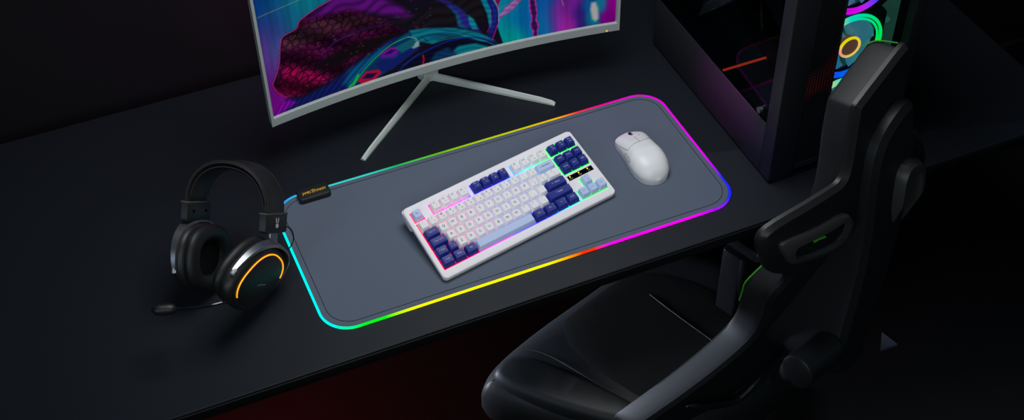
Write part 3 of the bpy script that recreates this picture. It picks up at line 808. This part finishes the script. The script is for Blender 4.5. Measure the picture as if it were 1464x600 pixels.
pbox('mesh_column', (.9235,PY0+.003,.010), (.977,PY0+.010,PZ), mm, r=0)
pbox('column_edge', (.975,PY0+.001,.010), (.9785,PY0+.012,PZ), M['case'], r=.0006)
pbox('front_bottom_trim', (.9235,PY0+.002,.006), (PX1,PY0+.014,.030), M['case'])
pbox('front_right_trim', (1.128,PY0,.030), (PX1,PY0+.02,PZ), M['case'])
pbox('front_glass', (.979,PY0+.003,.031), (1.127,PY0+.0055,PZ), M['clear'], r=0)
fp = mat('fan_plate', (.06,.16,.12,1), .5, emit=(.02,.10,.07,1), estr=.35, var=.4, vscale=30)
bm = bmesh.new()
box(bm, (1.090,.062,.03), (1.128,.066,PZ), pl)
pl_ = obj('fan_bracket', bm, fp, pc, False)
for z in (.215,.285,.345,.41):
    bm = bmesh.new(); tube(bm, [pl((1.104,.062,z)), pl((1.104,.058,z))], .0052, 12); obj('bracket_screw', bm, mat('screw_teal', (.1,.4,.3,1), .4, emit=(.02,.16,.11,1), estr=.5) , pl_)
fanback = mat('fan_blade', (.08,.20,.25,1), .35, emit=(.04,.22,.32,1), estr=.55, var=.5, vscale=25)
ringcols = {
 0: [(0,(0,.9,.08)),(60,(0,.85,.25)),(100,(0,.75,.55)),(140,(.7,.8,0)),(180,(.9,.5,0)),(210,(.9,.1,.1)),(250,(0,.1,1)),(285,(0,.15,1)),(300,(0,.8,.7)),(330,(0,.9,.2)),(360,(0,.9,.08))],
 1: [(0,(0,.1,1)),(180,(.9,0,.9)),(270,(.8,0,.9)),(310,(.05,.05,1)),(335,(.8,.7,0)),(360,(0,.1,1))],
 2: [(0,(0,.9,.1)),(90,(0,.8,.6)),(130,(.9,.8,0)),(180,(1,.1,0)),(360,(0,.9,.1))]}
for i, z in enumerate((.263, .405, .121)):
    cx = 1.0175; bm = bmesh.new()
    fy = .046
    P = rrect(cx-.0705, z-.0705, cx+.0705, z+.0705, .010, 5)
    # frame: square body with round opening
    S = 48
    sq = []
    for k in range(S):
        a = 2*pi*k/S; c, s = math.cos(a), math.sin(a); m__ = max(abs(c), abs(s)); rr = min(.0705/m__, .090); sq.append((c*rr, s*rr))
    inn = [(math.cos(2*pi*k/S)*.0690, math.sin(2*pi*k/S)*.0690) for k in range(S)]
    rings(bm, [[pl((cx+x, fy+.024, z+y)) for x, y in sq], [pl((cx+x, fy, z+y)) for x, y in sq], [pl((cx+x, fy, z+y)) for x, y in inn], [pl((cx+x, fy+.024, z+y)) for x, y in inn]], False, False)
    fan = obj('fan', bm, M['casedark'], pc, False)
    for rr, wdt in ((.0655, .0030), (.0585, .0022)):
        bm = bmesh.new(); tube(bm, [pl((cx+rr*math.cos(t), fy-.0015, z+rr*math.sin(t))) for t in [2*pi*k/64 for k in range(64)]], wdt, 8, True)
        o = obj('ring_light', bm, M['ledfan'], fan)
        c0 = pl((cx, fy, z))
        setcol(o, lambda v: ramp(ringcols[i], math.degrees(math.atan2(v.z-c0.z, v.x-c0.x)) % 360))
    bm = bmesh.new(); tube(bm, [pl((cx+.020*math.cos(t), fy-.004, z+.020*math.sin(t))) for t in [2*pi*k/40 for k in range(40)]], .0026, 8, True)
    o = obj('hub_light', bm, M['ledfan'], fan); setcol(o, lambda v: ramp([(0,(.95,.6,.12)),(90,(.9,.75,0)),(150,(.9,.8,.0)),(200,(.95,.3,.3)),(270,(.95,.6,.1)),(360,(.95,.6,.12))], math.degrees(math.atan2(v.z-c0.z, v.x-c0.x)) % 360))
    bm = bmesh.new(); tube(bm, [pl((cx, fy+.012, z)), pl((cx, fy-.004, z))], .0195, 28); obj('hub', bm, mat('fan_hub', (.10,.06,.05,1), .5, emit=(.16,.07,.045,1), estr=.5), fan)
    for k in range(9):
        bm = bmesh.new(); a0 = 2*pi*k/9; rs = []
        for j in range(7):
            r = .019+.037*j/6; a = a0+.35*j/6; w = .20+.10*j/6
            p = lambda aa, yy: pl((cx+r*math.cos(aa), fy+yy, z+r*math.sin(aa)))
            rs.append([p(a-w,.004), p(a,.0075), p(a+w,.013), p(a+w,.0142), p(a,.0088), p(a-w,.0052)])
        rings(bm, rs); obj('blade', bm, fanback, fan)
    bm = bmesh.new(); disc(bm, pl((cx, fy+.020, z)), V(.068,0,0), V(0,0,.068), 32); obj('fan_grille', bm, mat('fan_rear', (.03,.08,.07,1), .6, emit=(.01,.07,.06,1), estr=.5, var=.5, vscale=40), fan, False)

# ------------------------------------------------------------------ gaming chair
S0 = D(.808, -.312, .25)
ca_ = V(.937,.337,-.096).normalized(); cf_ = V(-.35,.919,-.182); cf_ = (cf_-ca_*cf_.dot(ca_)).normalized(); cu_ = ca_.cross(cf_)
CB = D(.66, -.02, -.75)
ch = root('gaming_chair', CB, 'black racing-style office chair with green piping drawn up to the desk front', 'chair')
def cw(s, t): return .9*min(s,0)**2+.35*max(s-.05,0)**2+.45*max(-t,0)
def cs(s, t, w=0): return S0+ca_*s+cu_*t+cf_*(w+cw(s,t))-CB
def csp(s, t, w=0): return S0+ca_*s+cu_*t+cf_*(w+.9*min(s,0)**2+.35*max(s-.05,0)**2)-CB
def cshell(outline, lv, grid=.03, mp=cs):
    """slab whose outline may be concave; lv = [(inset, w)...] from outer face to inner face"""
    bm = bmesh.new()
    loops = [inset(outline, d) if d else outline for d, w in lv]
    vs = [[bm.verts.new(mp(*p, w)) for p in L] for L, (d, w) in zip(loops, lv)]
    n = len(outline)
    for a, b in zip(vs, vs[1:]):
        for i in range(n): bm.faces.new((a[i], a[(i+1)%n], b[(i+1)%n], b[i]))
    for L, ring_, (d, w) in ((loops[0], vs[0], lv[0]), (loops[-1], vs[-1], lv[-1])):
        pts = [Vector(p) for p in L]; xs_ = [p.x for p in pts]; ys_ = [p.y for p in pts]
        extra = []
        x = min(xs_)
        while x < max(xs_):
            y = min(ys_)
            while y < max(ys_):
                extra.append(Vector((x+.0013, y+.0017))); y += grid
            x += grid
        out = geometry.delaunay_2d_cdt(pts+extra, [], [list(range(n))], 1, 1e-6)
        vmap = []
        for k, co_ in enumerate(out[0]):
            orig = [q for q in out[3][k] if q < n]
            vmap.append(ring_[orig[0]] if orig else bm.verts.new(mp(co_[0], co_[1], w)))
        for f in out[2]:
            try: bm.faces.new([vmap[k] for k in f])
            except ValueError: pass
    bmesh.ops.delete(bm, geom=[v for v in bm.verts if not v.link_faces], context='VERTS')
    return bm
SHELL = [(-.024,.205),(-.027,.198),(-.032,.15),(-.038,.100),(-.048,.078),(-.080,.076),(-.191,.057),(-.208,.030),(-.180,-.029),(-.150,-.062),(-.110,-.085),(-.100,-.107),(-.122,-.14),(-.100,-.2),(-.088,-.262),(-.118,-.306),(-.235,-.425),(-.275,-.475),(-.20,-.50),(.16,-.50),(.20,-.42),(.16,-.30),(.17,-.14),(.15,-.09),(.195,-.02),(.200,.03),(.15,.09),(.105,.10),(.100,.15),(.104,.245),(.102,.258),(.092,.262),(.03,.232)]
SH = chaikin(SHELL, 2)
obj('back_shell', cshell(SH, [(.0075,0),(0,.0075),(0,.015)]), M['shell'], ch, True, 35)
CUSH = chaikin([(-.016,.198),(-.021,.190),(-.030,.14),(-.032,.10),(-.040,.045),(-.062,.01),(-.062,-.07),(-.088,-.103),(-.112,-.14),(-.094,-.2),(-.080,-.262),(-.108,-.306),(-.225,-.425),(-.255,-.47),(-.19,-.49),(.15,-.49),(.19,-.42),(.15,-.30),(.16,-.14),(.13,-.09),(.13,.04),(.098,.10),(.094,.15),(.097,.240),(.095,.250),(.087,.254),(.03,.225)], 2)
obj('backrest_cushion', cshell(CUSH, [(0,.0145),(0,.056),(.003,.063),(.012,.067)]), M['leather'], ch, True, 40)
SP = chaikin([(.104,.170),(.077,.176),(.038,.158),(.006,.125),(-.006,.070),(-.006,-.031),(-.022,-.116),(-.055,-.22),(-.075,-.29),(.005,-.31),(.035,-.228),(.080,-.122),(.119,.01),(.115,.094)], 2)
def spm(s, t, w): return cs(s, t, w) if w > .001 else csp(s, t, w)
obj('back_spine', cshell(SP, [(.014,-.022),(.003,-.014),(0,.0),(0,.002)], .03, spm), M['shell'], ch, True, 35)
def slotframe(out_, in_, lift):
    bm = bmesh.new(); A = chaikin(out_, 2); B_ = chaikin(in_, 2)
    mid = [((a[0]*.75+b[0]*.25), (a[1]*.75+b[1]*.25)) for a, b in zip(A, B_)]
    mid2 = [((a[0]*.3+b[0]*.7), (a[1]*.3+b[1]*.7)) for a, b in zip(A, B_)]
    rings(bm, [[cs(*p, .004) for p in A], [cs(*p, -lift*.7) for p in A], [cs(*p, -lift) for p in mid], [cs(*p, -lift) for p in mid2], [cs(*p, -lift*.3) for p in B_], [cs(*p, .006) for p in B_]], False, False)
    o = obj('strap_slot_frame', bm, M['frame'], ch, True, 30)
    bm = bmesh.new(); bm.faces.new([bm.verts.new(cs(*p, -.0008)) for p in B_]); obj('slot_lining', bm, M['bluegrey2'], o, False)
    return o
M['bluegrey2'] = mat('slot_lining', (.010,.011,.015,1), .35)
so1 = slotframe([(-0.178, 0.017), (-0.167, 0.025), (-0.1, 0.024), (-0.051, 0.029), (-0.034, 0.016), (0.010, -0.065), (0.000, -0.080), (-0.132, -0.041), (-0.146, -0.03)], [(-0.146, 0.001), (-0.112, 0.002), (-0.078, 0.003), (-0.047, 0.008), (-0.039, 0.002), (-0.023, -0.041), (-0.041, -0.045), (-0.122, -0.031), (-0.14, -0.014)], .010)
so2 = slotframe([(.060,.075),(.115,.065),(.127,.03),(.122,-.055),(.100,-.085),(.060,-.06),(.052,.0)], [(.075,.045),(.102,.04),(.110,.02),(.106,-.04),(.095,-.058),(.075,-.04),(.070,.0)], .040)
bm = bmesh.new(); tube(bm, [cs(s, t, -.004) for s, t in ((-.111,.001),(-.100,.002),(-.088,.000))], .0022, 6); obj('green_tag', bm, M['green'], so1)
def piping(pts, name='green_piping', rad=.0014, m='green'):
    bm = bmesh.new(); tube(bm, catmull(pts, 8), rad, 6); return obj(name, bm, M[m], ch)
ins = inset(SH, .001)
piping([cs(.070,.246,.067), cs(.086,.255,.050), cs(.094,.258,.018)], rad=.0010)
piping([cs(*p, .064) for p in ((-.062,-.085),(-.085,-.105),(-.108,-.14),(-.102,-.17),(-.094,-.2))])
lz = lambda x, y, z: D(x, y, z)-CB
piping([lz(.475,-.215,-.27), lz(.49,-.20,-.235), lz(.516,-.205,-.205), lz(.56,-.18,-.215), lz(.61,-.165,-.235), lz(.67,-.145,-.25)])
# seat
def sq3(x, y, w=0): return D(x, y, w)-CB
SEAT = chaikin([(.258,-.022),(.285,.020),(.355,.058),(.46,.098),(.566,.132),(.68,.175),(.78,.17),(.90,.04),(.92,-.12),(.78,-.26),(.56,-.26),(.48,-.225),(.35,-.115)], 2)
obj('seat_cushion', cshell(SEAT, [(.030,-.36),(.008,-.352),(0,-.330),(0,-.295),(.005,-.275),(.016,-.260),(.032,-.252),(.05,-.2495)], .04, lambda x, y, w: sq3(x, y, w)), M['leather'], ch, True, 60)
INN = chaikin([(.43,.045),(.56,.098),(.68,.13),(.80,.0),(.80,-.2),(.60,-.22),(.53,-.19)], 2)
obj('seat_centre_panel', cshell(INN, [(0,-.26),(0,-.2492),(.01,-.2472)], .04, lambda x, y, w: sq3(x, y, w)), M['mesh'], ch, True, 60)
LB = chaikin([(.283,-.018),(.315,.018),(.36,.020),(.415,-.035),(.50,-.16),(.53,-.22),(.48,-.225),(.36,-.112)], 2)
obj('seat_bolster', cshell(LB, [(0,-.27),(0,-.250),(.006,-.240),(.016,-.236)], .04, lambda x, y, w: sq3(x, y, w)), M['leather'], ch, True, 60)
piping([sq3(.37,.03,-.243), sq3(.411,-.012,-.2445), sq3(.46,-.10,-.245), sq3(.51,-.187,-.2455)], 'seat_seam', .0009, 'seamline')
piping([sq3(.655,.055,-.246), sq3(.677,-.011,-.246), sq3(.726,-.144,-.246)], 'seat_seam', .0009, 'seamline')
# lower rail, hinge, armrest
bm = bmesh.new(); tube(bm, catmull([lz(.733,-.235,-.215), lz(.70,-.24,-.24), lz(.67,-.245,-.243), lz(.60,-.265,-.195), lz(.549,-.28,-.15)], 8), lambda t: .007*min(1,.25+6*min(t,1-t)), 10); obj('side_rail', bm, M['shell'], ch)
hc = csp(-.098,-.240,-.005)
bm = bmesh.new(); tube(bm, [hc-ca_*.045, hc-ca_*.042, hc+ca_*.042, hc+ca_*.045], lambda t: .030 if .2 < t < .8 else .026, 24); obj('recline_hinge', bm, M['shell'], ch)
bm = bmesh.new(); tube(bm, [hc-V(.01,-.02,.02), hc-V(-.02,-.09,.17)], .020, 12); obj('hinge_bracket', bm, M['shell'], ch)
def arm(x, y, z, dy):
    bm = bmesh.new(); slab(bm, rrect(-.030,-.075,.030,.075,.018,6), [(.006,-.012),(0,-.008),(0,.006),(.005,.011)], lambda p: lz(x+p[0]*.93-p[1]*.35, y+p[1]*.93+p[0]*.35, z+p[2])); a = obj('armrest_pad', bm, M['blackgloss'], ch)
    bm = bmesh.new(); box(bm, (-.034,-.026,-.22), (.034,.026,-.012), lambda p: lz(x+p[0]*.93-p[1]*.35, y-.02+p[1]*.93+p[0]*.35, z+p[2]), .006); obj('armrest_post', bm, M['blackgloss'], ch)
arm(.800,-.010,-.075,0)
bm = bmesh.new(); slab(bm, [(-.020,-.008),(.020,.0),(.018,.014),(-.02,.008)], [(0,0),(0,.008)], lambda p: lz(.953+p[0], -.005+p[1], -.08+p[2])); obj('blue_grey_tab', bm, M['bluegrey'], ch, False)  # small blue-grey plate beside the armrest
bm = bmesh.new(); slab(bm, [(-.022,-.012),(.014,-.014),(.004,.022)], [(0,0),(0,.006)], lambda p: lz(.968+p[0], -.282+p[1], -.18+p[2])); obj('blue_grey_triangle', bm, M['bluegrey'], ch, False)  # small blue-grey triangular plate by the backrest
# base
bc = V(0,0,0)
bm = bmesh.new(); tube(bm, [V(0,0,.10), V(0,0,.38)], .028, 16); obj('gas_column', bm, M['blackgloss'], ch)
for k in range(5):
    a = 2*pi*k/5+.5; d = V(math.cos(a), math.sin(a), 0)
    bm = bmesh.new(); tube(bm, [V(0,0,.11), d*.12+V(0,0,.10), d*.27+V(0,0,.075)], lambda t: .026-.010*t, 10); lg = obj('base_leg', bm, M['black'], ch)
    bm = bmesh.new(); n = V(-d.y, d.x, 0); tube(bm, [d*.28+V(0,0,.030)-n*.022, d*.28+V(0,0,.030)+n*.022], .030, 16); tube(bm, [d*.275+V(0,0,.03), d*.272+V(0,0,.085)], .008, 8); obj('caster', bm, M['black'], lg)

# ------------------------------------------------------------------ camera
cam = bpy.data.cameras.new('camera'); co = bpy.data.objects.new('camera', cam); C.objects.link(co)
cam.sensor_width = 36; cam.lens = 36*1984.715/1464; cam.clip_start = .05; cam.clip_end = 50
yaw, pit, rol = .3967896, .78037551, -.01634681
fw = V(math.sin(yaw)*math.cos(pit), math.cos(yaw)*math.cos(pit), -math.sin(pit)); r0 = V(math.cos(yaw), -math.sin(yaw), 0); u0 = r0.cross(fw)
rr_ = r0*math.cos(rol)+u0*math.sin(rol); uu_ = -r0*math.sin(rol)+u0*math.cos(rol)
co.matrix_world = Matrix.Translation(D(-.30166893, -1.53170858, 1.80927751)) @ Matrix((rr_, uu_, -fw)).transposed().to_4x4()
bpy.context.scene.camera = co

# ------------------------------------------------------------------ light
def area(name, loc, target, size, power, col, sy=None, spread=180):
    l = bpy.data.lights.new(name, 'AREA'); l.energy = power; l.color = col; l.size = size
    if sy: l.shape = 'RECTANGLE'; l.size_y = sy
    l.spread = math.radians(spread)
    o = bpy.data.objects.new(name, l); C.objects.link(o); o.location = loc
    o.rotation_euler = (Vector(target)-Vector(loc)).to_track_quat('-Z', 'Y').to_euler(); return o
area('key_softbox', D(.45,.25,1.45), D(.42,.12,0), .8, 13.5, (.95,.98,1))
area('front_fill', D(-.2,-1.6,1.3), D(.4,.45,.25), .6, 1.1, (.93,1,.97), spread=60)
area('left_fill', D(-2.2,-2.0,1.7), D(-.2,.2,0), .8, 3.5, (.65,.82,1), spread=90)
area('under_desk_fill', D(-.30,.60,-.14), D(.5,.08,-.28), .12, 1.8, (.70,.82,1), spread=50)
area('floor_red_glow', D(-.15,.40,-.30), D(.15,.45,-.75), .3, 1.3, (1,.03,.02))
area('floor_teal_glow', D(1.7,-.5,.2), D(1.4,-.4,-.75), .5, .3, (.1,.6,.8))
area('wall_magenta_glow', D(.25,.76,.2), D(-.05,.9,.2), .3, .3, (1,.05,.6))
def spot(name, loc, target, ang, power, col):
    l = bpy.data.lights.new(name, 'SPOT'); l.energy = power; l.color = col; l.spot_size = math.radians(ang); l.spot_blend = 1; l.shadow_soft_size = .01
    o = bpy.data.objects.new(name, l); C.objects.link(o); o.location = loc
    o.rotation_euler = (Vector(target)-Vector(loc)).to_track_quat('-Z', 'Y').to_euler()
spot('magenta_accent', D(.15,.50,.05), D(.871,.20,.07), 20, 7, (.8,.02,.75))  # unseen spot added for the mat strip's magenta glow on the case
spot('blue_accent', D(.56,-.05,.03), D(.871,.055,.05), 40, .7, (.08,.05,1))  # added spot without a visible source, tints the lower case corner blue

w = bpy.data.worlds.new('world'); bpy.context.scene.world = w; w.use_nodes = True
w.node_tree.nodes['Background'].inputs[0].default_value = (.5,.6,.8,1); w.node_tree.nodes['Background'].inputs[1].default_value = .012
sc = bpy.context.scene
sc.view_settings.view_transform = 'Standard'; sc.view_settings.look = 'None'; sc.view_settings.exposure = 0; sc.view_settings.gamma = 1
sc.cycles.use_denoising = True
sc.cycles.sample_clamp_indirect = 4
